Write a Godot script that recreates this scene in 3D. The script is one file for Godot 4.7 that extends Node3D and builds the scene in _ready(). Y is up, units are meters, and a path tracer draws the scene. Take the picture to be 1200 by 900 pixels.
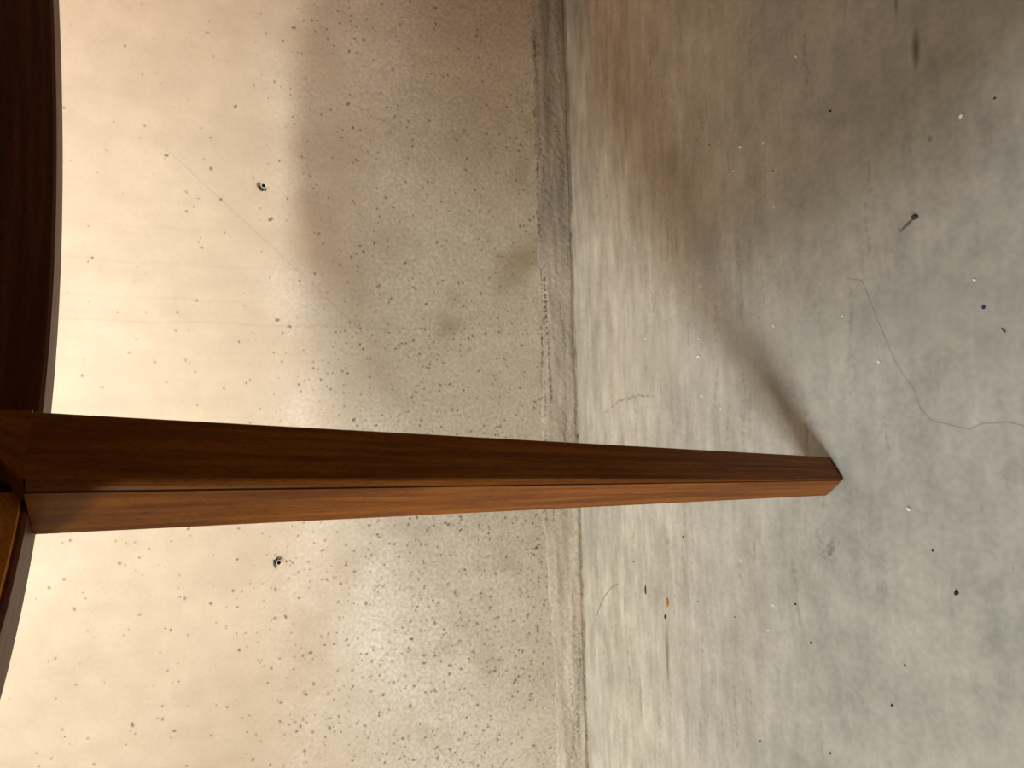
extends Node3D
# A concrete corner seen under a small round table: one tapered leg, the rim of the table, the wall and the floor.
# Wall face lies in z = 0, the room in +z. Metres.

const YAW := -0.06389
var EYE := Vector3(0, 0.55, 1.0385)
const PITCH := 23.0
const LAMP_TONE := Color(1, 1, 0.98)
const LAMP_POWER := 0.55

func _ready():
	# ---------- camera (held on its side, so world-up points to the left of the picture)
	var cam := Camera3D.new()
	cam.name = "camera"
	add_child(cam)
	var p := deg_to_rad(PITCH)
	var right := Vector3(1, 0, 0)
	var up := Vector3(0, cos(p), -sin(p))
	var back := Vector3(0, sin(p), cos(p))
	cam.transform = Transform3D(Basis(Vector3.UP, YAW) * Basis(-up, right, back), EYE)
	cam.fov = 53.13
	cam.near = 0.01
	cam.far = 50.0
	# ---------- environment
	var env := Environment.new()
	env.background_mode = Environment.BG_COLOR
	env.background_color = Color(0.02, 0.02, 0.02)
	env.ambient_light_source = Environment.AMBIENT_SOURCE_DISABLED
	env.tonemap_mode = Environment.TONE_MAPPER_LINEAR
	env.tonemap_exposure = 1.0
	env.sdfgi_enabled = true
	env.ssao_enabled = true
	env.ssil_enabled = true
	var we := WorldEnvironment.new()
	we.name = "environment"
	we.environment = env
	add_child(we)
	# ---------- lamps: a white panel under the ceiling and two unseen ones added on the left: a smaller panel and a low warm lamp; and (in table_lamp) a globe lamp on the table
	ceiling_lamp("panel_lamp", "white lamp panel tilted down under the ceiling, left of the round table", Vector3(-1.109, 2.33, 1.498), Vector3(0, 0.2, 0.5), Vector2(0.34, 0.24), Color(1, 1, 0.97), 2.9)
	ceiling_lamp("panel_lamp", "small white lamp panel added under the ceiling to deepen the leg shadow, nearer to the concrete wall", Vector3(-0.863, 2.44, 1.0), Vector3(0, 0.2, 0.5), Vector2(0.3, 0.2), Color(1, 0.99, 0.95), 1.4)  # extra panel, added to darken the leg's shadow
	ceiling_lamp("fill_lamp", "added warm lamp with a flat diffuser, unseen, near the left wall of the room", Vector3(-2.27, 1.447, 1.916), Vector3(0, 0.2, 0.5), Vector2(0.4, 0.3), Color(1, 0.95, 0.82), 2.7)  # added light source out of view, placed to balance wall and floor

	make_textures()
	room()
	table()
	table_lamp()
	bounce_cabinet()
	floor_bits()

# ------------------------------------------------------------------ helpers
func numbered(called: String) -> String:
	if not has_node(NodePath(called)): return called
	var k := 1
	while has_node(NodePath("%s_%03d" % [called, k])): k += 1
	return "%s_%03d" % [called, k]

func tag(o, label := "", category := "", group := "", kind := ""):
	if label: o.set_meta("label", label)
	if category: o.set_meta("category", category)
	if group: o.set_meta("group", group)
	if kind: o.set_meta("kind", kind)
	return o

func obj(called: String, mesh: Mesh, m: Material, parent: Node = self) -> MeshInstance3D:
	var o := MeshInstance3D.new()
	o.name = numbered(called) if parent == self else called
	o.mesh = mesh
	o.material_override = m
	o.cast_shadow = GeometryInstance3D.SHADOW_CASTING_SETTING_ON
	parent.add_child(o, true)
	return o

func thing(called, label, category, at := Vector3.ZERO, turn := 0.0, group := "") -> Node3D:
	var o := Node3D.new()
	o.name = numbered(called)
	add_child(o)
	o.position = at
	o.rotation.y = turn
	tag(o, label, category, group)
	return o

func quad(st: SurfaceTool, a: Vector3, b: Vector3, c: Vector3, d: Vector3, ua := Vector2.ZERO, ub := Vector2.RIGHT, uc := Vector2.ONE, ud := Vector2.DOWN):
	# a b c d run counter-clockwise seen from outside; Godot fronts are clockwise
	st.set_uv(ua); st.add_vertex(a)
	st.set_uv(uc); st.add_vertex(c)
	st.set_uv(ub); st.add_vertex(b)
	st.set_uv(ua); st.add_vertex(a)
	st.set_uv(ud); st.add_vertex(d)
	st.set_uv(uc); st.add_vertex(c)

func box_into(st: SurfaceTool, lo: Vector3, hi: Vector3):
	var v := []
	for k in 8: v.append(Vector3(hi.x if k & 1 else lo.x, hi.y if k & 2 else lo.y, hi.z if k & 4 else lo.z))
	for f in [[4, 5, 7, 6], [1, 0, 2, 3], [5, 1, 3, 7], [0, 4, 6, 2], [6, 7, 3, 2], [0, 1, 5, 4]]:
		quad(st, v[f[0]], v[f[1]], v[f[2]], v[f[3]])

func starts(smooth := false) -> SurfaceTool:
	var st := SurfaceTool.new()
	st.begin(Mesh.PRIMITIVE_TRIANGLES)
	st.set_smooth_group(0 if smooth else -1)
	return st

func done(st: SurfaceTool, smooth := false) -> ArrayMesh:
	if smooth: st.index()
	st.generate_normals()
	return st.commit()

func ceiling_lamp(called, label, at: Vector3, aim: Vector3, size: Vector2, color: Color, energy: float):
	var o := thing(called, label, "lamp", at)
	var z := (at - aim).normalized()
	var x := Vector3.UP.cross(z).normalized()
	o.basis = Basis(x, z.cross(x), z)
	var body := starts()
	box_into(body, Vector3(-size.x / 2 - 0.02, -size.y / 2 - 0.02, 0.0), Vector3(size.x / 2 + 0.02, size.y / 2 + 0.02, 0.05))
	var bm := StandardMaterial3D.new()
	bm.albedo_color = Color(0.8, 0.8, 0.8)
	bm.roughness = 0.5
	obj("housing", done(body), bm, o)
	var face := starts()
	box_into(face, Vector3(-size.x / 2, -size.y / 2, -0.006), Vector3(size.x / 2, size.y / 2, -0.001))
	var fm := StandardMaterial3D.new()
	fm.albedo_color = Color(0.9, 0.9, 0.9)
	fm.emission_enabled = true
	fm.emission = color
	fm.emission_energy_multiplier = 0.4
	obj("diffuser", done(face), fm, o)
	var l := AreaLight3D.new()
	l.name = "light"
	l.area_size = size
	l.area_normalize_energy = true
	l.light_color = color
	l.light_energy = energy
	l.area_range = 12.0
	l.area_attenuation = 2.0
	l.shadow_enabled = true
	l.position = Vector3(0, 0, -0.012)
	o.add_child(l)

# ------------------------------------------------------------------ textures
var M := {}
var rng := RandomNumberGenerator.new()

func noise(seed_: int, freq: float, w: int, h: int, octaves := 4, kind := FastNoiseLite.TYPE_SIMPLEX_SMOOTH) -> PackedByteArray:
	var n := FastNoiseLite.new()
	n.seed = seed_
	n.frequency = freq
	n.noise_type = kind
	n.fractal_octaves = octaves
	var im := n.get_seamless_image(w, h)
	im.convert(Image.FORMAT_L8)
	return im.get_data()

func stretched(seed_: int, freq: float, w0: int, h0: int, w: int, h: int, octaves := 4) -> PackedByteArray:
	var n := FastNoiseLite.new()
	n.seed = seed_
	n.frequency = freq
	n.noise_type = FastNoiseLite.TYPE_SIMPLEX_SMOOTH
	n.fractal_octaves = octaves
	var im := n.get_seamless_image(w0, h0)
	im.convert(Image.FORMAT_L8)
	im.resize(w, h, Image.INTERPOLATE_CUBIC)
	return im.get_data()

class Canvas:
	var w: int
	var h: int
	var px: float          # pixels to the metre
	var x0: float          # metres at the left edge
	var top: float         # metres at row 0 (rows go down in y: sign -1, or up: +1)
	var dirn: float
	var rgb: PackedByteArray
	func blot(x: float, y: float, rx: float, ry: float, turn: float, color: Color, alpha: float, soft := 0.5, ragged: PackedByteArray = PackedByteArray()):
		var cx := (x - x0) * px
		var cy := (y - top) * dirn * px
		var r := maxf(rx, ry) * px * 1.15 + 1.5
		var c := cos(turn)
		var s := sin(turn) * dirn
		for j in range(maxi(0, int(cy - r)), mini(h, int(cy + r) + 2)):
			for i in range(int(cx - r), int(cx + r) + 2):
				var dx := (i - cx) / px
				var dy := (j - cy) / px
				var a := (dx * c + dy * s) / rx
				var b := (-dx * s + dy * c) / ry
				var d := sqrt(a * a + b * b)
				var k := posmod(i, w) + j * w
				if ragged.size(): d += (ragged[k] - 128) / 110.0
				if d >= 1.0: continue
				var f := alpha * minf(1.0, (1.0 - d) / soft)
				k *= 3
				rgb[k] = int(lerpf(rgb[k], color.r8, f))
				rgb[k + 1] = int(lerpf(rgb[k + 1], color.g8, f))
				rgb[k + 2] = int(lerpf(rgb[k + 2], color.b8, f))
	func line(pts: Array, width: float, color: Color, alpha: float, soft := 0.7, ragged: PackedByteArray = PackedByteArray()):
		for n in pts.size() - 1:
			var a: Vector2 = pts[n]
			var b: Vector2 = pts[n + 1]
			var steps := maxi(1, int(a.distance_to(b) / (width * 0.9)))
			for k in steps:
				var q := a.lerp(b, (k + 0.5) / steps)
				blot(q.x, q.y, width, width, 0.0, color, alpha, soft, ragged)
	func texture() -> ImageTexture:
		var im := Image.create_from_data(w, h, false, Image.FORMAT_RGB8, rgb)
		im.generate_mipmaps()
		return ImageTexture.create_from_image(im)

func V(a: Array) -> Array:
	var out := []
	for k in range(0, a.size(), 2): out.append(Vector2(a[k], a[k + 1]))
	return out

func make_textures():
	rng.seed = 71
	# ---- wall: cream concrete, greyer and rougher towards the floor, full of small air holes
	var c := Canvas.new()
	c.w = 2048; c.h = 1024; c.px = 1280.0; c.x0 = -0.8; c.top = 0.8; c.dirn = -1.0
	var big := noise(3, 0.004, 2048, 1024, 4)
	var mid := noise(5, 0.018, 2048, 1024, 4)
	var fine := noise(7, 0.11, 2048, 1024, 3)
	var drip := stretched(9, 0.02, 2048, 64, 2048, 1024, 3)
	var bytes := PackedByteArray()
	bytes.resize(2048 * 1024 * 3)
	for j in 1024:
		var y := 0.8 - j / 1280.0
		var low := clampf((0.48 - y) / 0.24, 0.0, 1.0)
		for i in 2048:
			var k := j * 2048 + i
			var b := (big[k] - 128) / 128.0
			var m := (mid[k] - 128) / 128.0
			var f := (fine[k] - 128) / 128.0
			var g := clampf(low * 1.15 + b * 0.35 * minf(1.0, low * 4.0), 0.0, 1.0)
			var t := m * 5.0 + f * (3.5 + 17.0 * g) + b * 5.0 + (drip[k] - 128) / 128.0 * 3.0
			k *= 3
			bytes[k] = clampi(int(lerpf(192, 206, g) + t), 0, 255)
			bytes[k + 1] = clampi(int(lerpf(174, 198, g) + t), 0, 255)
			bytes[k + 2] = clampi(int(lerpf(153, 186, g) + t * 0.95), 0, 255)
	c.rgb = bytes
	var grey := Color8(120, 112, 92)
	for q in [[0.217, 0.7, 0.31, 0.3], [0.1725, 0.7, 0.31, 0.22], [0.143, 0.7, 0.19, 0.4], [0.261, 0.7, 0.5, 0.22], [0.105, 0.54, 0.40, 0.2]]:
		var pts := []
		for n in 14:
			pts.append(Vector2(q[0] + sin(n * 1.7) * 0.0015, lerpf(q[1], q[2], n / 13.0)))
		c.line(pts, 0.0024, grey, q[3] * 0.16, 1.0)
	c.line(V([0.362, 0.573, 0.25, 0.45, 0.131, 0.322]), 0.0016, grey, 0.09, 0.6)
	var stain := Color8(128, 112, 78)
	for q in V([0.195, 0.198, 0.146, 0.189, 0.150, 0.205, 0.234, 0.111, 0.25, 0.095, 0.272, 0.075, -0.189, 0.168, -0.195, 0.14, -0.2, 0.116, -0.296, 0.215, -0.325, 0.171, -0.282, 0.189, -0.238, 0.156, -0.418, 0.211, -0.174, 0.338, -0.255, 0.405, 0.382, 0.086]):
		c.blot(q.x, q.y, 0.03 + rng.randf() * 0.015, 0.02 + rng.randf() * 0.015, rng.randf() * 3.0, stain, 0.2, 1.2, big)
	for q in V([-0.45, 0.105, -0.47, 0.12, -0.43, 0.095, -0.50, 0.11, -0.40, 0.09, -0.53, 0.1]):
		c.blot(q.x, q.y, 0.03, 0.02, rng.randf(), Color8(226, 218, 204), 0.35, 1.2, mid)
	for n in 9000:
		var x := rng.randf_range(-0.8, 0.8)
		var y := rng.randf() * 0.74
		var much := 0.10 + 0.9 * clampf((0.50 - y) / 0.16, 0.0, 1.0)
		if x > 0.15: much *= 0.55
		elif x < -0.05: much *= 1.0 if y < 0.45 else 1.6
		if rng.randf() > much: continue
		var r := 0.0009 + 0.0015 * pow(rng.randf(), 2.0)
		if x < 0.0 and y < 0.45: r *= 1.15
		c.blot(x, y, r * rng.randf_range(0.8, 1.7), r, rng.randf() * 3.1, Color8(84, 77, 58), rng.randf_range(0.22, 0.72), 0.75)
	for q in V([0.304, 0.509, 0.284, 0.447, 0.15, 0.44, 0.429, 0.491, 0.343, 0.521, 0.549, 0.416, 0.282, 0.449, 0.354, 0.573, -0.339, 0.609, -0.268, 0.489, -0.207, 0.522, 0.454, 0.344, 0.421, 0.338]):
		c.blot(q.x, q.y, rng.randf_range(0.0022, 0.004), 0.0024, rng.randf() * 3.0, Color8(104, 96, 70), 0.75, 0.5)
	M.wall = StandardMaterial3D.new()
	M.wall.albedo_texture = c.texture()
	M.wall.roughness = 0.9
	M.wall.metallic_specular = 0.3
	M.wall.normal_enabled = true
	var bump := Image.create_from_data(2048, 1024, false, Image.FORMAT_L8, fine)
	bump.convert(Image.FORMAT_RGBA8)
	bump.bump_map_to_normal_map(1.2)
	M.wall.normal_texture = ImageTexture.create_from_image(bump)
	M.wall.normal_scale = 0.14

	# ---- floor: trowelled grey concrete, beige along the wall
	var d := Canvas.new()
	d.w = 2048; d.h = 2048; d.px = 1280.0; d.x0 = -0.8; d.top = 0.0; d.dirn = 1.0
	var cloud := noise(13, 0.006, 2048, 2048, 5)
	var trowel := stretched(15, 0.05, 256, 2048, 2048, 2048, 3)
	var streak := stretched(17, 0.02, 512, 2048, 2048, 2048, 3)
	var sand := noise(19, 0.09, 2048, 2048, 3)
	var blotch := noise(29, 0.022, 2048, 2048, 4)
	var mottle := stretched(21, 0.03, 1024, 2048, 2048, 2048, 4)
	var fb := PackedByteArray()
	fb.resize(2048 * 2048 * 3)
	for j in 2048:
		var z := j / 1280.0
		var near := clampf(1.2 - (z - 0.04) / 0.36, 0.0, 1.0)
		var far := clampf(1.6 - z, 0.0, 0.2) / 0.2
		near *= far
		for i in 2048:
			var k := j * 2048 + i
			var b := (cloud[k] - 128) / 128.0
			var s := (streak[k] - 128) / 128.0
			var tr := (trowel[k] - 128) / 128.0
			var f := (sand[k] - 128) / 128.0
			var t := b * 11.0 + f * 8.0 + (mottle[k] - 128) / 128.0 * (4.0 + 9.0 * near) + (blotch[k] - 128) / 128.0 * 10.0 * (1.0 - near) + s * (6.0 + 9.0 * near) + tr * (5.0 + 8.0 * near)
			k *= 3
			fb[k] = clampi(int(lerpf(163, 202, near) + t), 0, 255)
			fb[k + 1] = clampi(int(lerpf(166, 199, near) + t), 0, 255)
			fb[k + 2] = clampi(int(lerpf(165, 191, near) + t), 0, 255)
	d.rgb = fb
	var dark := Color8(92, 86, 76)
	d.line(V([0.128, 0.525, 0.123, 0.541, 0.106, 0.548, 0.086, 0.555, 0.068, 0.563, 0.05, 0.57, 0.037, 0.578, 0.025, 0.587, 0.009, 0.592, -0.001, 0.601, -0.005, 0.616, -0.009, 0.634, -0.005, 0.644, -0.004, 0.664, -0.007, 0.675, -0.003, 0.70, -0.012, 0.74]), 0.0007, dark, 0.35, 0.8)
	d.blot(0.302, 0.607, 0.021, 0.0046, 0.06, Color8(70, 66, 58), 0.7, 0.9)
	d.blot(0.35, 0.591, 0.014, 0.0025, 0.05, Color8(80, 76, 66), 0.5, 0.9)
	d.blot(-0.120, 0.489, 0.011, 0.006, 0.5, Color8(96, 92, 84), 0.5, 0.9, sand)
	d.blot(-0.285, 0.216, 0.044, 0.0052, 0.03, Color8(118, 102, 88), 0.6, 0.9)
	d.blot(0.224, 0.615, 0.004, 0.003, 0.0, Color8(90, 86, 78), 0.6, 0.9)
	d.line(V([-0.275, 0.038, -0.258, 0.049, -0.24, 0.065, -0.226, 0.083, -0.217, 0.102]), 0.0012, Color8(120, 112, 100), 0.7, 0.8)
	d.line(V([-0.31, 0.05, -0.33, 0.058, -0.35, 0.066]), 0.0018, dark, 0.25, 0.9, sand)
	d.line(V([0.02, 0.08, 0.035, 0.12, 0.04, 0.17, 0.036, 0.21]), 0.002, dark, 0.2, 0.9, sand)
	for n in 260:                                     # trowel and scuff marks, mostly along the wall
		var len_ := rng.randf_range(0.006, 0.035)
		d.blot(rng.randf_range(-0.7, 0.7), 0.06 + rng.randf() * 0.5, len_, rng.randf_range(0.0012, 0.003), rng.randf_range(-0.15, 0.15), Color8(124, 112, 98), rng.randf_range(0.08, 0.28), 0.9, sand)
	for n in 40:
		d.blot(rng.randf_range(-0.7, 0.7), 0.3 + rng.randf() * 0.5, rng.randf_range(0.008, 0.03), rng.randf_range(0.006, 0.014), rng.randf() * 3.0, Color8(206, 203, 192), rng.randf_range(0.1, 0.25), 0.9, sand)
	for n in 260:
		d.blot(rng.randf_range(-0.8, 0.8), rng.randf() * 1.5, rng.randf_range(0.0006, 0.0014), 0.0007, rng.randf() * 3.0, Color8(70, 62, 52), rng.randf_range(0.3, 0.8), 0.7)
	M.floor = StandardMaterial3D.new()
	M.floor.albedo_texture = d.texture()
	M.floor.roughness = 0.55
	M.floor.metallic_specular = 0.35
	M.floor.normal_enabled = true
	var bump2 := Image.create_from_data(2048, 2048, false, Image.FORMAT_L8, streak)
	bump2.convert(Image.FORMAT_RGBA8)
	bump2.bump_map_to_normal_map(1.0)
	M.floor.normal_texture = ImageTexture.create_from_image(bump2)
	M.floor.normal_scale = 0.25

	# ---- mortar strip at the foot of the wall
	var e := Canvas.new()
	e.w = 2048; e.h = 128; e.px = 1280.0; e.x0 = -0.8; e.top = 0.1; e.dirn = -1.0
	var e1 := stretched(23, 0.03, 256, 128, 2048, 128, 4)
	var e2 := noise(25, 0.12, 2048, 128, 3)
	var eb := PackedByteArray()
	eb.resize(2048 * 128 * 3)
	for k in 2048 * 128:
		var t := (e1[k] - 128) / 128.0 * 26.0 + (e2[k] - 128) / 128.0 * 16.0
		var q := clampf(0.25 + ((k % 2048) / 1280.0 - 0.8) / 0.5, 0.0, 1.0)
		eb[k * 3] = clampi(int(lerpf(203, 176, q) + t), 0, 255)
		eb[k * 3 + 1] = clampi(int(lerpf(196, 169, q) + t), 0, 255)
		eb[k * 3 + 2] = clampi(int(lerpf(184, 160, q) + t), 0, 255)
	e.rgb = eb
	for n in 70:
		e.blot(rng.randf_range(-0.15, 0.75), rng.randf_range(0.045, 0.072), rng.randf_range(0.01, 0.04), rng.randf_range(0.001, 0.0022), rng.randf_range(-0.03, 0.03), Color8(104, 94, 88), rng.randf_range(0.2, 0.6), 0.9, e2)
	for n in 60:
		e.blot(rng.randf_range(-0.7, 0.75), rng.randf_range(0.0, 0.03), rng.randf_range(0.006, 0.03), rng.randf_range(0.001, 0.002), rng.randf_range(-0.05, 0.05), Color8(108, 100, 94), rng.randf_range(0.2, 0.5), 0.9, e2)
	M.mortar = StandardMaterial3D.new()
	M.mortar.albedo_texture = e.texture()
	M.mortar.roughness = 0.9
	M.mortar.metallic_specular = 0.25

	M.wood = wood(Color8(146, 88, 30), Color8(112, 62, 17), 31)
	M.apron = wood(Color8(112, 62, 34), Color8(84, 42, 22), 33)
	M.apron.roughness = 0.5
	M.apron.metallic_specular = 0.4
	M.lit_band = wood(Color8(226, 150, 66), Color8(204, 124, 48), 35)  # wood brightened so this arc of the rim looks lit
	M.anchor = StandardMaterial3D.new()
	M.anchor.vertex_color_use_as_albedo = true
	M.anchor.roughness = 0.9
	M.plaster = StandardMaterial3D.new()
	M.plaster.albedo_color = Color(0.96, 0.95, 0.92)
	M.plaster.roughness = 0.9

func wood(light: Color, dark: Color, seed_: int) -> StandardMaterial3D:
	var a := stretched(seed_, 0.035, 512, 96, 512, 2048, 4)
	var b := stretched(seed_ + 1, 0.12, 512, 256, 512, 2048, 2)
	var pores := stretched(seed_ + 2, 0.3, 512, 400, 512, 2048, 1)
	var by := PackedByteArray()
	by.resize(512 * 2048 * 3)
	for k in 512 * 2048:
		var t := clampf(0.5 + (a[k] - 128) / 128.0 * 0.8 + (b[k] - 128) / 128.0 * 0.3, 0.0, 1.0)
		var s := 1.0 - 0.28 * clampf((pores[k] - 190) / 40.0, 0.0, 1.0)
		by[k * 3] = int(lerpf(dark.r8, light.r8, t) * s)
		by[k * 3 + 1] = int(lerpf(dark.g8, light.g8, t) * s)
		by[k * 3 + 2] = int(lerpf(dark.b8, light.b8, t) * s)
	var im := Image.create_from_data(512, 2048, false, Image.FORMAT_RGB8, by)
	im.generate_mipmaps()
	var m := StandardMaterial3D.new()
	m.albedo_texture = ImageTexture.create_from_image(im)
	m.roughness = 0.42
	m.metallic_specular = 0.35
	return m

# ------------------------------------------------------------------ the room
func wall_uv(x: float, y: float) -> Vector2:
	return Vector2((x + 0.8) / 1.6, (0.8 - y) / 0.8)

const CELL := 0.004
const GX0 := -0.72
const NX := 360
const NY := 180                     # fine grid from y = 0 to 0.72

func room():
	# wall_back: a thick slab whose front face is a fine grid near the floor, with two anchor holes cut out
	var relief := FastNoiseLite.new()
	relief.seed = 41; relief.frequency = 18.0; relief.fractal_octaves = 4
	var holes := [[0.328, 0.457], [-0.163, 0.441]]
	var cut := {}
	var corners := []
	for hq in holes:
		var ci := int(round((hq[0] - GX0) / CELL)) - 3
		var cj := int(round(hq[1] / CELL)) - 3
		corners.append([ci, cj])
		for i in 6:
			for j in 6: cut[(ci + i) * 1000 + cj + j] = true
	var at := func(i: int, j: int) -> Vector3:
		var x := GX0 + i * CELL
		var y := j * CELL
		var edge := minf(1.0, minf(minf(i, NX - i), NY - j) / 6.0)
		var rough := 0.0004 + 0.0011 * clampf(1.0 - y / 0.2, 0.0, 1.0)
		return Vector3(x, y, relief.get_noise_2d(x, y) * rough * edge)
	var st := starts(true)
	for i in NX:
		for j in NY:
			if cut.has(i * 1000 + j): continue
			var a: Vector3 = at.call(i, j)
			var b: Vector3 = at.call(i + 1, j)
			var c: Vector3 = at.call(i + 1, j + 1)
			var d: Vector3 = at.call(i, j + 1)
			quad(st, a, b, c, d, wall_uv(a.x, a.y), wall_uv(b.x, b.y), wall_uv(c.x, c.y), wall_uv(d.x, d.y))
	for n in 2:
		var e := anchor_rings(corners[n], at, n)
		for k in 24:
			var k1 := (k + 1) % 24
			var v := [e[0][0][k], e[0][0][k1], e[0][1][k1], e[0][1][k]]
			quad(st, v[0], v[1], v[2], v[3], wall_uv(v[0].x, v[0].y), wall_uv(v[1].x, v[1].y), wall_uv(v[2].x, v[2].y), wall_uv(v[3].x, v[3].y))
	var x1 := GX0 + NX * CELL
	var yt := NY * CELL
	for r in [[-2.6, GX0, 0.0, 0.8], [x1, 2.6, 0.0, 0.8], [GX0, x1, yt, 0.8]]:
		quad(st, Vector3(r[0], r[2], 0), Vector3(r[1], r[2], 0), Vector3(r[1], r[3], 0), Vector3(r[0], r[3], 0), wall_uv(r[0], r[2]), wall_uv(r[1], r[2]), wall_uv(r[1], r[3]), wall_uv(r[0], r[3]))
	for k in 9:                                       # higher up the plain cream part of the texture goes on, turned over from strip to strip
		var y0 := 0.8 + 0.2 * k
		var lo := 0.8 if k % 2 == 0 else 0.6
		var hi := 1.4 - lo
		var s := 0.31 * int((k + 1) / 2.0)
		quad(st, Vector3(-2.6, y0, 0), Vector3(2.6, y0, 0), Vector3(2.6, y0 + 0.2, 0), Vector3(-2.6, y0 + 0.2, 0), wall_uv(-2.6 + s, lo), wall_uv(2.6 + s, lo), wall_uv(2.6 + s, hi), wall_uv(-2.6 + s, hi))
	# back, sides, top and bottom of the slab
	var A := Vector3(-2.6, 0, 0); var B := Vector3(2.6, 0, 0); var T := Vector3(0, 2.6, 0); var K := Vector3(0, 0, -0.2)
	quad(st, B + K, A + K, A + K + T, B + K + T)
	quad(st, A + K, A, A + T, A + K + T)
	quad(st, B, B + K, B + K + T, B + T)
	quad(st, A + T, B + T, B + K + T, A + K + T)
	quad(st, A + K, B + K, B, A)
	st.index()
	st.generate_normals()
	st.generate_tangents()
	var wall := obj("wall_back", st.commit(), M.wall)
	tag(wall, "cream concrete wall full of small air holes, greyer towards the floor", "wall", "", "structure")
	for n in 2:
		anchor(wall, corners[n], at, n)
	# floor
	var fl := starts()
	var fu := func(x: float, z: float) -> Vector2: return Vector2((x + 0.8) / 1.6, z / 1.6)
	for r in [[-0.2, 1.6, -0.2, 1.6], [1.6, 2.4, 1.6, 0.8], [2.4, 3.2, 0.8, 1.6], [3.2, 4.0, 1.6, 0.8], [4.0, 4.4, 0.8, 1.2]]:
		quad(fl, Vector3(-2.6, 0, r[1]), Vector3(2.6, 0, r[1]), Vector3(2.6, 0, r[0]), Vector3(-2.6, 0, r[0]), fu.call(-2.6, r[3]), fu.call(2.6, r[3]), fu.call(2.6, r[2]), fu.call(-2.6, r[2]))
	var fa := Vector3(-2.6, -0.15, -0.2); var fc := Vector3(2.6, -0.15, 4.4)
	var q := [fa, Vector3(fc.x, fa.y, fa.z), fc, Vector3(fa.x, fa.y, fc.z)]
	quad(fl, q[0], q[1], q[2], q[3])
	for k in 4:
		var a: Vector3 = q[k]
		var b: Vector3 = q[(k + 1) % 4]
		quad(fl, b, a, Vector3(a.x, 0, a.z), Vector3(b.x, 0, b.z))
	fl.generate_normals()
	fl.generate_tangents()
	tag(obj("floor", fl.commit(), M.floor), "trowelled grey concrete floor with a fine crack and scuffs", "floor", "", "structure")
	# the rest of the room, out of the frame
	var paint := StandardMaterial3D.new()
	paint.albedo_color = Color8(134, 100, 66)
	paint.roughness = 0.9
	for w in [["wall_left", Vector3(-2.8, 0, -0.2), Vector3(-2.6, 2.6, 4.6)], ["wall_right", Vector3(2.6, 0, -0.2), Vector3(2.8, 2.6, 4.6)], ["wall_front", Vector3(-2.6, 0, 4.4), Vector3(2.6, 2.6, 4.6)], ["ceiling", Vector3(-2.8, 2.6, -0.2), Vector3(2.8, 2.8, 4.6)]]:
		var s := starts()
		box_into(s, w[1], w[2])
		tag(obj(w[0], done(s), paint), "plain painted %s of the room, out of the picture" % ("ceiling" if w[0] == "ceiling" else w[0].replace("_", " ")), "ceiling" if w[0] == "ceiling" else "wall", "", "structure")
	mortar_strip()

func anchor_rings(corner: Array, at: Callable, n: int) -> Array:
	# a chipped screw hole: rings from a square of 24 points down to a small dark bore
	rng.seed = 90 + n
	var edge := []
	for k in 6: edge.append(at.call(corner[0] + k, corner[1]))
	for k in 6: edge.append(at.call(corner[0] + 6, corner[1] + k))
	for k in 6: edge.append(at.call(corner[0] + 6 - k, corner[1] + 6))
	for k in 6: edge.append(at.call(corner[0], corner[1] + 6 - k))
	var mid: Vector3 = (edge[0] + edge[12]) / 2.0
	# radius, depth, kind of surface: plaster, chipped, collar, bore
	var radii := [0.0, 0.0085, 0.0066, 0.0048, 0.0036, 0.0029, 0.0021, 0.0019, 0.0]
	var depth := [0.0, 0.0, -0.0006, -0.0022, -0.0012, -0.0004, -0.0007, -0.009, -0.010]
	var cream := Color8(194, 177, 154).srgb_to_linear()
	var rings := []
	var tones := []
	for r in radii.size():
		var ring := []
		var tone := []
		for k in 24:
			if r == 0:
				ring.append(edge[k]); tone.append(cream)
				continue
			var th := atan2(edge[k].y - mid.y, edge[k].x - mid.x)
			# the break: largest on one flank
			var side := 0.5 + 0.5 * cos(th - (2.6 if n == 0 else 0.9))
			var torn := clampf(side * 1.5 - 0.25 + rng.randf_range(-0.25, 0.25), 0.0, 1.0)
			var rr: float = radii[r] * (rng.randf_range(0.8, 1.25) if r in [1, 2, 3] else 1.0)
			if n == 1 and r in [2, 3]: rr *= 1.0 + 0.5 * clampf(cos(th + 1.1), 0.0, 1.0)
			var z: float = depth[r] * (torn if r in [2, 3, 4] else 1.0)
			ring.append(Vector3(mid.x + cos(th) * rr, mid.y + sin(th) * rr, z))
			var c := cream
			if r in [2, 3, 4]: c = cream.lerp(Color8(38, 34, 36).srgb_to_linear(), torn)
			elif r == 5: c = Color8(206, 196, 180).srgb_to_linear()
			elif r >= 6: c = Color8(14, 12, 12).srgb_to_linear()
			tone.append(c)
		rings.append(ring)
		tones.append(tone)
	return [rings, tones]

func anchor(wall: Node3D, corner: Array, at: Callable, n: int):
	var both := anchor_rings(corner, at, n)
	var rings: Array = both[0]
	var tones: Array = both[1]
	var st := starts(true)
	for r in range(1, rings.size() - 1):
		for k in 24:
			var k1 := (k + 1) % 24
			for v in [[r, k], [r + 1, k1], [r, k1], [r, k], [r + 1, k], [r + 1, k1]]:
				st.set_color(tones[v[0]][v[1]])
				st.add_vertex(rings[v[0]][v[1]])
	st.generate_normals()
	obj("anchor_hole", st.commit(), M.anchor, wall)

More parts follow.
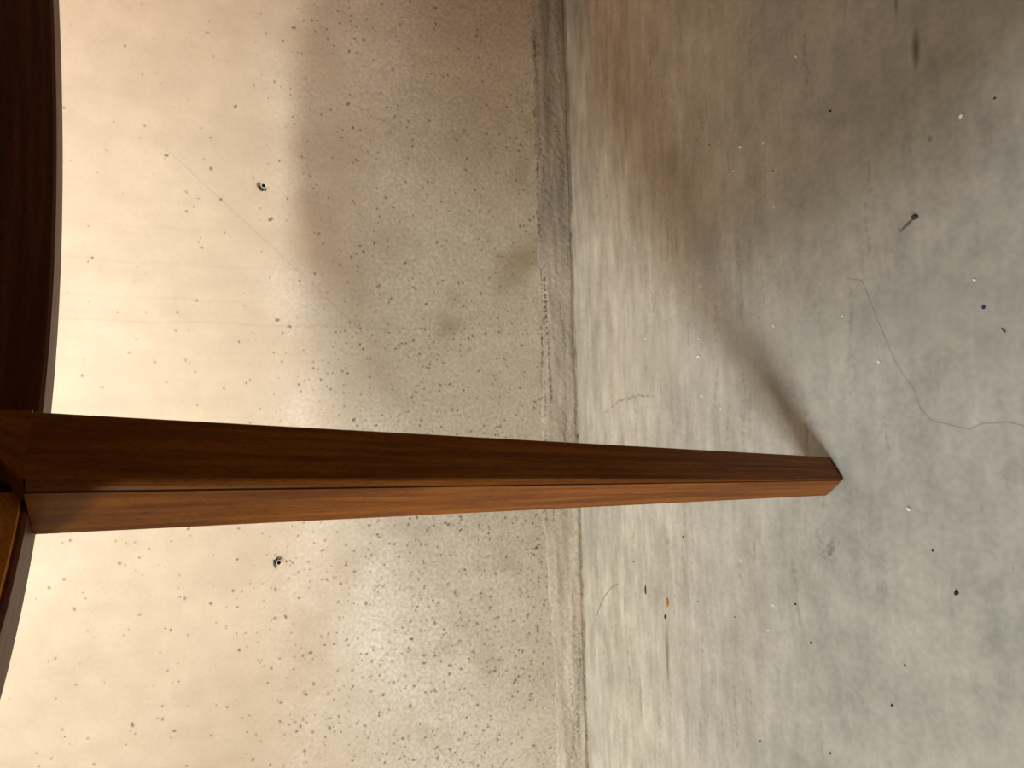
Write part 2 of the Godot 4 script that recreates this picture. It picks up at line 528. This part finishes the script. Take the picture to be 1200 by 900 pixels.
func mortar_strip():
	# rough trowelled mortar along the foot of the wall, with a dark open joint below it
	var n1 := FastNoiseLite.new()
	n1.seed = 51; n1.frequency = 30.0; n1.fractal_octaves = 4
	var n2 := FastNoiseLite.new()
	n2.seed = 53; n2.frequency = 90.0; n2.fractal_octaves = 3
	var nx := 700
	var rows := 18
	var at := func(i: int, j: int) -> Vector3:
		var x := -1.4 + i * CELL
		var top := 0.064 + 0.006 * n1.get_noise_1d(x * 1.3) + 0.004 * clampf(-x, -0.3, 0.5)
		if x < -0.15: top -= 0.012 * clampf((-0.15 - x) / 0.2, 0.0, 1.0)
		var y := 0.0022 + (top - 0.0022) * float(j) / (rows - 1)
		var z := 0.0026 + 0.0016 * n1.get_noise_2d(x * 0.35, y * 4.0) + 0.0012 * n2.get_noise_2d(x, y * 2.0)
		if j == rows - 1: z = -0.003
		elif j > rows - 6: z = lerpf(z, 0.0007, (j - rows + 6) / 4.0)
		elif j == 0: z = -0.004
		return Vector3(x, y + (0.002 * n2.get_noise_1d(x * 2.0 + j) if j > 0 else 0.0), z)
	var st := starts(true)
	for i in nx:
		for j in rows - 1:
			var a: Vector3 = at.call(i, j)
			var b: Vector3 = at.call(i + 1, j)
			var c: Vector3 = at.call(i + 1, j + 1)
			var d: Vector3 = at.call(i, j + 1)
			var u := []
			for v in [a, b, c, d]: u.append(Vector2((v.x + 0.8) / 1.6, (0.1 - v.y) / 0.1))
			quad(st, a, b, c, d, u[0], u[1], u[2], u[3])
	tag(obj("trim_1", done(st, true), M.mortar), "rough grey mortar strip along the foot of the concrete wall", "trim", "", "structure")

# ------------------------------------------------------------------ the table
const RIM := 0.3785
const RIM_IN := 0.3425
const UNDER := 0.64

func ring_mesh(profile: Array, a0: float, a1: float, seg: int, closed: bool) -> ArrayMesh:
	# profile: [radius, height] pairs in order, outside on the left of the path; swept round the axis from a0 to a1
	var st := starts()
	var n := profile.size()
	for s in seg:
		var t0 := lerpf(a0, a1, float(s) / seg)
		var t1 := lerpf(a0, a1, float(s + 1) / seg)
		var run := 0.0
		for k in n:
			var p: Array = profile[k]
			var q: Array = profile[(k + 1) % n]
			var w := Vector2(p[0] - q[0], p[1] - q[1]).length()
			var pt := func(e: Array, t: float) -> Vector3: return Vector3(cos(t) * e[0], e[1], -sin(t) * e[0])
			var u0 := run / 0.2
			var u1 := (run + w) / 0.2
			quad(st, pt.call(p, t0), pt.call(p, t1), pt.call(q, t1), pt.call(q, t0), Vector2(u0, t0 * RIM / 0.7), Vector2(u0, t1 * RIM / 0.7), Vector2(u1, t1 * RIM / 0.7), Vector2(u1, t0 * RIM / 0.7))
			run += w
	if not closed:
		var poly := PackedVector2Array()
		for p in profile: poly.append(Vector2(p[0], p[1]))
		var tri := Geometry2D.triangulate_polygon(poly)
		for e in [[a0, false], [a1, true]]:
			for k in range(0, tri.size(), 3):
				var ids := [tri[k], tri[k + 1], tri[k + 2]]
				if e[1]: ids.reverse()
				for i in ids:
					st.set_uv(poly[i] * 5.0)
					st.add_vertex(Vector3(cos(e[0]) * poly[i].x, poly[i].y, -sin(e[0]) * poly[i].x))
	st.generate_normals()
	return st.commit()

func loft(sections: Array, u0 := 0.0) -> ArrayMesh:
	# sections: arrays of equally many Vector3, counter-clockwise seen from above, from the bottom up
	var st := starts()
	var n: int = sections[0].size()
	for s in sections.size() - 1:
		var run := u0
		for k in n:
			var k1 := (k + 1) % n
			var a: Vector3 = sections[s][k]
			var b: Vector3 = sections[s][k1]
			var c: Vector3 = sections[s + 1][k1]
			var d: Vector3 = sections[s + 1][k]
			var w: float = (sections[-1][k] - sections[-1][k1]).length()
			quad(st, a, b, c, d, Vector2(run / 0.2, a.y / 0.7), Vector2((run + w) / 0.2, b.y / 0.7), Vector2((run + w) / 0.2, c.y / 0.7), Vector2(run / 0.2, d.y / 0.7))
			run += w
	for e in [[0, true], [sections.size() - 1, false]]:
		var poly := PackedVector2Array()
		for v in sections[e[0]]: poly.append(Vector2(v.x, -v.z))
		var tri := Geometry2D.triangulate_polygon(poly)
		for k in range(0, tri.size(), 3):
			var i0 := tri[k]; var i1 := tri[k + 1]; var i2 := tri[k + 2]
			var ccw := (poly[i1] - poly[i0]).cross(poly[i2] - poly[i0]) > 0.0
			var ids := [i0, i2, i1] if ccw != e[1] else [i0, i1, i2]
			for i in ids:
				st.set_uv(poly[i] * 5.0)
				st.add_vertex(sections[e[0]][i])
	st.generate_normals()
	return st.commit()

# place of a point (x to the right, d away from the camera's foot) in the table's own axes
func tp(x: float, y: float, d: float) -> Vector3:
	return Vector3(x - 0.1768, y, -(d - 0.3247))

# the leg's corner nearest the table's middle, and its width, at height y
func leg_at(y: float) -> Array:
	var t := y / 0.6307
	return [lerpf(-0.0870, -0.0603, t), lerpf(0.5230, 0.530, t), lerpf(0.027, 0.0570, t)]

func leg_point(y: float, a: float, b: float, extra := 0.0) -> Vector3:
	var g := leg_at(y)
	var r := deg_to_rad(41.0)
	return tp(g[0] + a * cos(r) - b * sin(r), y, g[1] + a * sin(r) + b * cos(r))

func leg_section(y: float, trim := 0.0) -> Array:
	var t := y / 0.6307
	var w: float = leg_at(y)[2]
	var ca := lerpf(0.0014, 0.0052, t)
	var cb := lerpf(0.0004, 0.0060, t)
	var gw := lerpf(0.0011, 0.0026, t)
	var gd := ca + 0.003
	var e := 0.002
	var out := []
	for q in [[ca + trim, trim], [gd + trim, cb + trim], [gd + trim, cb + gw + trim], [trim, cb + gw + trim], [trim, w - e - trim], [e + trim, w - trim], [w - e - trim, w - trim], [w - trim, w - e - trim], [w - trim, e + trim], [w - e - trim, trim]]:
		out.append(leg_point(y, q[0], q[1]))
	out.reverse()
	return out

func leg_mesh() -> ArrayMesh:
	var sections := []
	sections.append(leg_section(0.0, 0.0022))
	for y in [0.0028, 0.02, 0.1, 0.2, 0.3, 0.4, 0.5, 0.58, 0.6395]: sections.append(leg_section(y))
	return loft(sections)

func tongue_mesh() -> ArrayMesh:
	# the inner part of the leg that runs up inside the rim, its left edge cut away in a curve
	var sections := []
	for q in [[0.6395, 0.0], [0.643, 0.0035], [0.648, 0.0085], [0.654, 0.016], [0.662, 0.023], [0.675, 0.0265], [0.6985, 0.028]]:
		var y: float = q[0]
		var s: float = q[1]
		var sec := []
		var w: float = leg_at(0.6395)[2]
		for v in [[0.0052 + s, 0.0], [0.0042 + s, 0.0065], [0.0042 + s, 0.027], [w, 0.027], [w, 0.0]]:
			var pnt := leg_point(y, v[0], v[1])
			sec.append(pnt)
		sec.reverse()
		sections.append(sec)
	return loft(sections, 0.09)

func bead_mesh() -> ArrayMesh:
	var sections := []
	for y in [0.0, 0.0028, 0.02, 0.1, 0.2, 0.3, 0.4, 0.5, 0.58, 0.638]:
		var t: float = y / 0.6307
		var in_: float = 0.0022 if y == 0.0 else 0.0
		var ca := lerpf(0.0014, 0.0052, t)
		var cb := lerpf(0.0004, 0.0060, t)
		var sec := []
		for q in [[ca + in_, in_], [ca * 0.62 + in_, cb * 0.22 + in_], [ca * 0.25 + in_, cb * 0.6 + in_], [0.0001 + in_, cb + in_], [0.0008 + in_, cb + 0.0002 + in_], [ca + 0.0028 + in_, cb * 0.95 + 0.0001 + in_]]:
			sec.append(leg_point(y, q[0], q[1]))
		sec.reverse()
		sections.append(sec)
	return loft(sections)

func shade_strip_mesh() -> ArrayMesh:
	# dark strip in the slot beside the bead: the shade is put into its colour
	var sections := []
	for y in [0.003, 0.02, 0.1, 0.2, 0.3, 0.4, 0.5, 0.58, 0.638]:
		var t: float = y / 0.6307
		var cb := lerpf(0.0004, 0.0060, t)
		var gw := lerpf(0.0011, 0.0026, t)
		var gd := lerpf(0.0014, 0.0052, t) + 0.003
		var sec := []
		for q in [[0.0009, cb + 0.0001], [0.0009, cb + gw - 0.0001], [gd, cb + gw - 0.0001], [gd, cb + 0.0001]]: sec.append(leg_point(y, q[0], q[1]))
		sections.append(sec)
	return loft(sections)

func table():
	var t := thing("round_table", "small round dark brown wooden table with slender tapered square legs, standing before the concrete wall", "table", Vector3(0.19717, 0, 0.72572), YAW)
	# the top, with a softly rounded edge
	var top := []
	for q in [[0.0001, 0.6985], [0.388, 0.6985], [0.395, 0.7015], [0.399, 0.707], [0.399, 0.713], [0.396, 0.7185], [0.390, 0.7215], [0.0001, 0.7215]]: top.append(q)
	top.reverse()
	obj("tabletop", ring_mesh(top, 0, TAU, 240, true), M.apron, t)
	# the bent rim under the top: a flat bottom edge, small roundings
	var rim := [[RIM_IN, 0.6985], [RIM_IN, UNDER + 0.0022], [RIM_IN + 0.0022, UNDER], [RIM - 0.003, UNDER], [RIM, UNDER + 0.003], [RIM, 0.6985]]
	obj("apron", ring_mesh(rim, 0, TAU, 400, true), M.apron, t)
	# added band inside the rim, left of the leg: its lit look is put into the colour
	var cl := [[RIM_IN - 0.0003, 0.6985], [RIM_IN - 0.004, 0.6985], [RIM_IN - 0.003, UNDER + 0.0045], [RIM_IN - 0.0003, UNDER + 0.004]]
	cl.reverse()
	tag(obj("lit_band", ring_mesh(cl, deg_to_rad(136), deg_to_rad(238), 60, false), M.lit_band, t), "lighter orange band inside the rim, lit look put into its colour")
	# three legs
	var leg := obj("leg", leg_mesh(), M.wood, t)
	obj("bead", bead_mesh(), M.wood, leg)
	obj("shade_strip", shade_strip_mesh(), plain(Color8(46, 24, 10), 0.7), leg)  # dark colour stands in for the shade inside the slot
	obj("tongue", tongue_mesh(), M.wood, leg)
	for k in [1, 2]:
		var o: Node3D = leg.duplicate()
		o.name = "leg_%03d" % k
		t.add_child(o, true)
		o.rotation.y = -k * TAU / 3.0

func bounce_cabinet():
	# added out of view, right of the frame, to bounce warm light into the shade
	var o := thing("bounce_cabinet", "added unseen orange-brown wooden furniture with two doors that bounces warm light, right of the round table", "bounce_cabinet", Vector3(0.98, 0, 0.3))
	var m := plain(Color8(200, 136, 66), 0.55)
	var b := starts()
	box_into(b, Vector3(-0.25, 0.06, -0.28), Vector3(0.25, 1.0, 0.2))
	box_into(b, Vector3(-0.23, 0.0, -0.26), Vector3(0.23, 0.06, 0.17))
	box_into(b, Vector3(-0.26, 1.0, -0.285), Vector3(0.26, 1.025, 0.225))
	obj("body", done(b), m, o)
	for sx in [-1, 1]:
		var d := starts()
		box_into(d, Vector3(minf(sx * 0.003, sx * 0.245), 0.075, 0.2), Vector3(maxf(sx * 0.003, sx * 0.245), 0.985, 0.218))
		var door := obj("door", done(d), m, o)
		var kn := SphereMesh.new()
		kn.radius = 0.012
		kn.height = 0.024
		obj("knob", kn, plain(Color8(70, 50, 30), 0.4), door).position = Vector3(sx * 0.03, 0.6, 0.226)

func table_lamp():
	# stands on the table, above the frame: its light reaches the wall over the edge of the tabletop
	var o := thing("table_lamp", "brass lamp with a row of three white globe bulbs, standing on the round table", "lamp", Vector3(0.075, 0.7215, 0.54))
	var brass := plain(Color8(180, 140, 70), 0.35)
	brass.metallic = 0.9
	obj("base", ring_mesh([[0.0001, 0.018], [0.05, 0.016], [0.06, 0.008], [0.06, 0.0], [0.0001, 0.0]], 0, TAU, 40, true), brass, o)
	obj("stem", ring_mesh([[0.0001, 0.15], [0.007, 0.15], [0.007, 0.016], [0.0001, 0.016]], 0, TAU, 20, true), brass, o)
	var bar := starts()
	box_into(bar, Vector3(-0.1, 0.143, -0.006), Vector3(0.1, 0.155, 0.006))
	obj("crossbar", done(bar), brass, o)
	var g := SphereMesh.new()
	g.radius = 0.032
	g.height = 0.064
	var gm := plain(Color(0.95, 0.92, 0.86), 0.4)
	gm.emission_enabled = true
	gm.emission = LAMP_TONE
	gm.emission_energy_multiplier = 1.2
	for k in [-1, 0, 1]:
		var p := Vector3(k * 0.066, 0.186, 0)
		obj("bulb", g, gm, o).position = p
		var l := OmniLight3D.new()
		l.name = "light"
		l.position = p
		l.light_color = LAMP_TONE
		l.light_energy = LAMP_POWER / 3.0
		l.light_size = 0.01
		l.omni_range = 12.0
		l.omni_attenuation = 2.0
		l.shadow_enabled = true
		o.add_child(l, true)

# ------------------------------------------------------------------ small bits on the floor
func chip_mesh(sx: float, sy: float, sz: float, seed_: int) -> ArrayMesh:
	# a small broken flake: an irregular seven-sided lens
	var r := RandomNumberGenerator.new()
	r.seed = seed_
	var low := []
	var mid := []
	var high := []
	for k in 7:
		var th := -TAU * k / 7.0
		var f := r.randf_range(0.75, 1.15)
		low.append(Vector3(cos(th) * sx * 0.4 * f, 0, sin(th) * sz * 0.4 * f))
		mid.append(Vector3(cos(th) * sx * 0.5 * f, sy * r.randf_range(0.35, 0.55), sin(th) * sz * 0.5 * f))
		high.append(Vector3(cos(th) * sx * 0.3 * f, sy * r.randf_range(0.85, 1.0), sin(th) * sz * 0.3 * f))
	return loft([low, mid, high])

func plain(c: Color, rough := 0.8) -> StandardMaterial3D:
	var m := StandardMaterial3D.new()
	m.albedo_color = c
	m.roughness = rough
	return m

func floor_bits():
	var o: MeshInstance3D
	o = obj("wood_chip", chip_mesh(0.0125, 0.0025, 0.004, 1), plain(Color8(190, 132, 70)))
	o.position = Vector3(-0.219, 0.0001, 0.222); o.rotation.y = 0.08
	tag(o, "small orange wood chip lying on the floor at the start of a brown scuff", "wood chip")
	o = obj("dark_chip", chip_mesh(0.006, 0.002, 0.0022, 2), plain(Color8(44, 36, 30)))
	o.position = Vector3(-0.238, 0.0001, 0.216); o.rotation.y = 0.1
	tag(o, "tiny black chip on the floor right next to the orange wood chip", "chip")
	o = obj("dark_splinter", chip_mesh(0.0125, 0.002, 0.0024, 3), plain(Color8(86, 74, 58)))
	o.position = Vector3(-0.212, 0.0001, 0.173); o.rotation.y = 0.0
	tag(o, "thin dark grey splinter on the floor between the orange wood chip and the wall", "splinter")
	o = obj("black_crumb", chip_mesh(0.0046, 0.0025, 0.0034, 4), plain(Color8(30, 28, 28)))
	o.position = Vector3(-0.135, 0.0001, 0.616)
	tag(o, "black crumb lying alone on the bare floor in front of the leg", "crumb")
	o = obj("blue_crumb", chip_mesh(0.003, 0.002, 0.003, 5), plain(Color8(40, 44, 120)))
	o.position = Vector3(0.082, 0.0001, 0.652)
	tag(o, "tiny blue crumb on the floor beyond the crack", "crumb")
	o = obj("red_sliver", chip_mesh(0.005, 0.0012, 0.0014, 6), plain(Color8(110, 74, 64)))
	o.position = Vector3(0.063, 0.0001, 0.666); o.rotation.y = 0.7
	tag(o, "tiny reddish sliver on the floor near the blue crumb", "sliver")
	# a grey lump of dust with a short tail
	var lump := thing("dust_lump", "dark grey lump of dust with a short tail on the floor right of the crack", "dust", Vector3(0.165, 0, 0.598))
	obj("lump", chip_mesh(0.0052, 0.003, 0.007, 7), plain(Color8(66, 62, 56)), lump)
	var tail := obj("tail", chip_mesh(0.003, 0.001, 0.016, 8), plain(Color8(104, 100, 92)), lump)
	tail.position = Vector3(-0.005, 0.0001, -0.009)
	tail.rotation.y = 0.5
	# white specks
	var white: MeshInstance3D
	var spots := V([0.4, 0.269, 0.297, 0.391, 0.289, 0.426, 0.275, 0.378, 0.219, 0.438, 0.098, 0.429, 0.1, 0.306, 0.017, 0.34, 0.033, 0.307, 0.079, 0.303, 0.113, 0.194, 0.357, 0.477, 0.05, 0.555, -0.074, 0.577, -0.114, 0.137, -0.177, 0.039, -0.271, 0.181, -0.212, 0.402, -0.185, 0.411, -0.008, 0.27, 0.237, 0.173, 0.095, 0.518, -0.147, 0.364, 0.232, 0.643, 0.104, 0.646])
	var which := [
		"white speck nearest the wall in the dim upper part of the floor",
		"left speck of a close white pair high on the floor",
		"right speck of a close white pair high on the floor",
		"white speck just below the close pair high on the floor",
		"white speck alone on the dim floor above the leg's shadow",
		"white speck to the right of the leg's shadow at half its length",
		"white speck to the left of the leg's shadow at half its length",
		"lower one of two white specks between the leg and its shadow",
		"upper one of two white specks between the leg and its shadow",
		"faint white speck below the one left of the shadow's middle",
		"white speck above the leg nearest the mortar strip",
		"white speck closest to the photo's top edge",
		"white speck lying beside the bend of the crack",
		"white speck straight beyond the tip of the leg's foot",
		"white speck touching the leg's lower edge near the wall",
		"white speck nearest the mortar strip below the leg",
		"white speck left of the brown scuff below the wood chip",
		"lower one of two white specks on the floor below the leg's foot",
		"upper one of two white specks on the floor below the leg's foot",
		"white speck close above the leg's upper edge",
		"white speck near the wall, left of the wide end of the leg's shadow",
		"white speck midway between the leg's shadow and the crack",
		"white speck on the floor halfway between the leg and the lower pair",
		"white speck right of the long dark stain near the top",
		"white speck just above the blue crumb at the right"]
	rng.seed = 5
	for k in spots.size():
		if k == 0: white = obj("white_speck", chip_mesh(0.0026, 0.0012, 0.0018, 9), M.plaster)
		var s: MeshInstance3D = white if k == 0 else white.duplicate()
		if k:
			s.name = numbered("white_speck")
			add_child(s, true)
		s.position = Vector3(spots[k].x, 0.0001, spots[k].y)
		s.rotation.y = rng.randf() * TAU
		s.scale = Vector3.ONE * rng.randf_range(1.0, 1.7)
		tag(s, which[k], "speck", "white plaster specks on the floor")
	var crumb: MeshInstance3D
	var dark := V([-0.134, 0.26, -0.21, 0.349, -0.178, 0.442, -0.18, 0.146, -0.105, 0.597, -0.211, 0.46, -0.307, 0.478, -0.33, 0.382, -0.241, 0.55, -0.204, 0.565, 0.256, 0.438, 0.287, 0.516, 0.11, 0.408, 0.235, 0.67, -0.206, 0.284, 0.318, 0.339])
	var where := [
		"dark grain on the floor close below the leg's middle",
		"dark grain between the wood chip and the lower white pair",
		"dark grain just right of the lower white pair",
		"dark grain between the leg's lower edge and the dark splinter",
		"dark grain close to the black crumb, towards the leg",
		"dark grain below the lower white pair of specks",
		"dark grain nearest the photo's bottom edge, right one of two",
		"dark grain nearest the photo's bottom edge, left one of two",
		"dark grain at the lower right, farther down than its neighbour",
		"dark grain at the lower right, above its neighbour",
		"dark grain right of the close white pair high on the floor",
		"dark grain just below and left of the long dark stain",
		"dark grain on the right border of the leg's shadow",
		"dark grain nearest the photo's right edge at the top",
		"dark grain immediately right of the orange wood chip",
		"dark grain left of the close white pair high on the floor"]
	for k in dark.size():
		if k == 0: crumb = obj("dirt_grain", chip_mesh(0.0024, 0.0014, 0.002, 10), plain(Color8(52, 46, 40)))
		var s: MeshInstance3D = crumb if k == 0 else crumb.duplicate()
		if k:
			s.name = numbered("dirt_grain")
			add_child(s, true)
		s.position = Vector3(dark[k].x, 0.0001, dark[k].y)
		s.rotation.y = rng.randf() * TAU
		s.scale = Vector3.ONE * rng.randf_range(0.7, 1.2)
		tag(s, where[k], "grain", "dark grains of dirt on the floor")
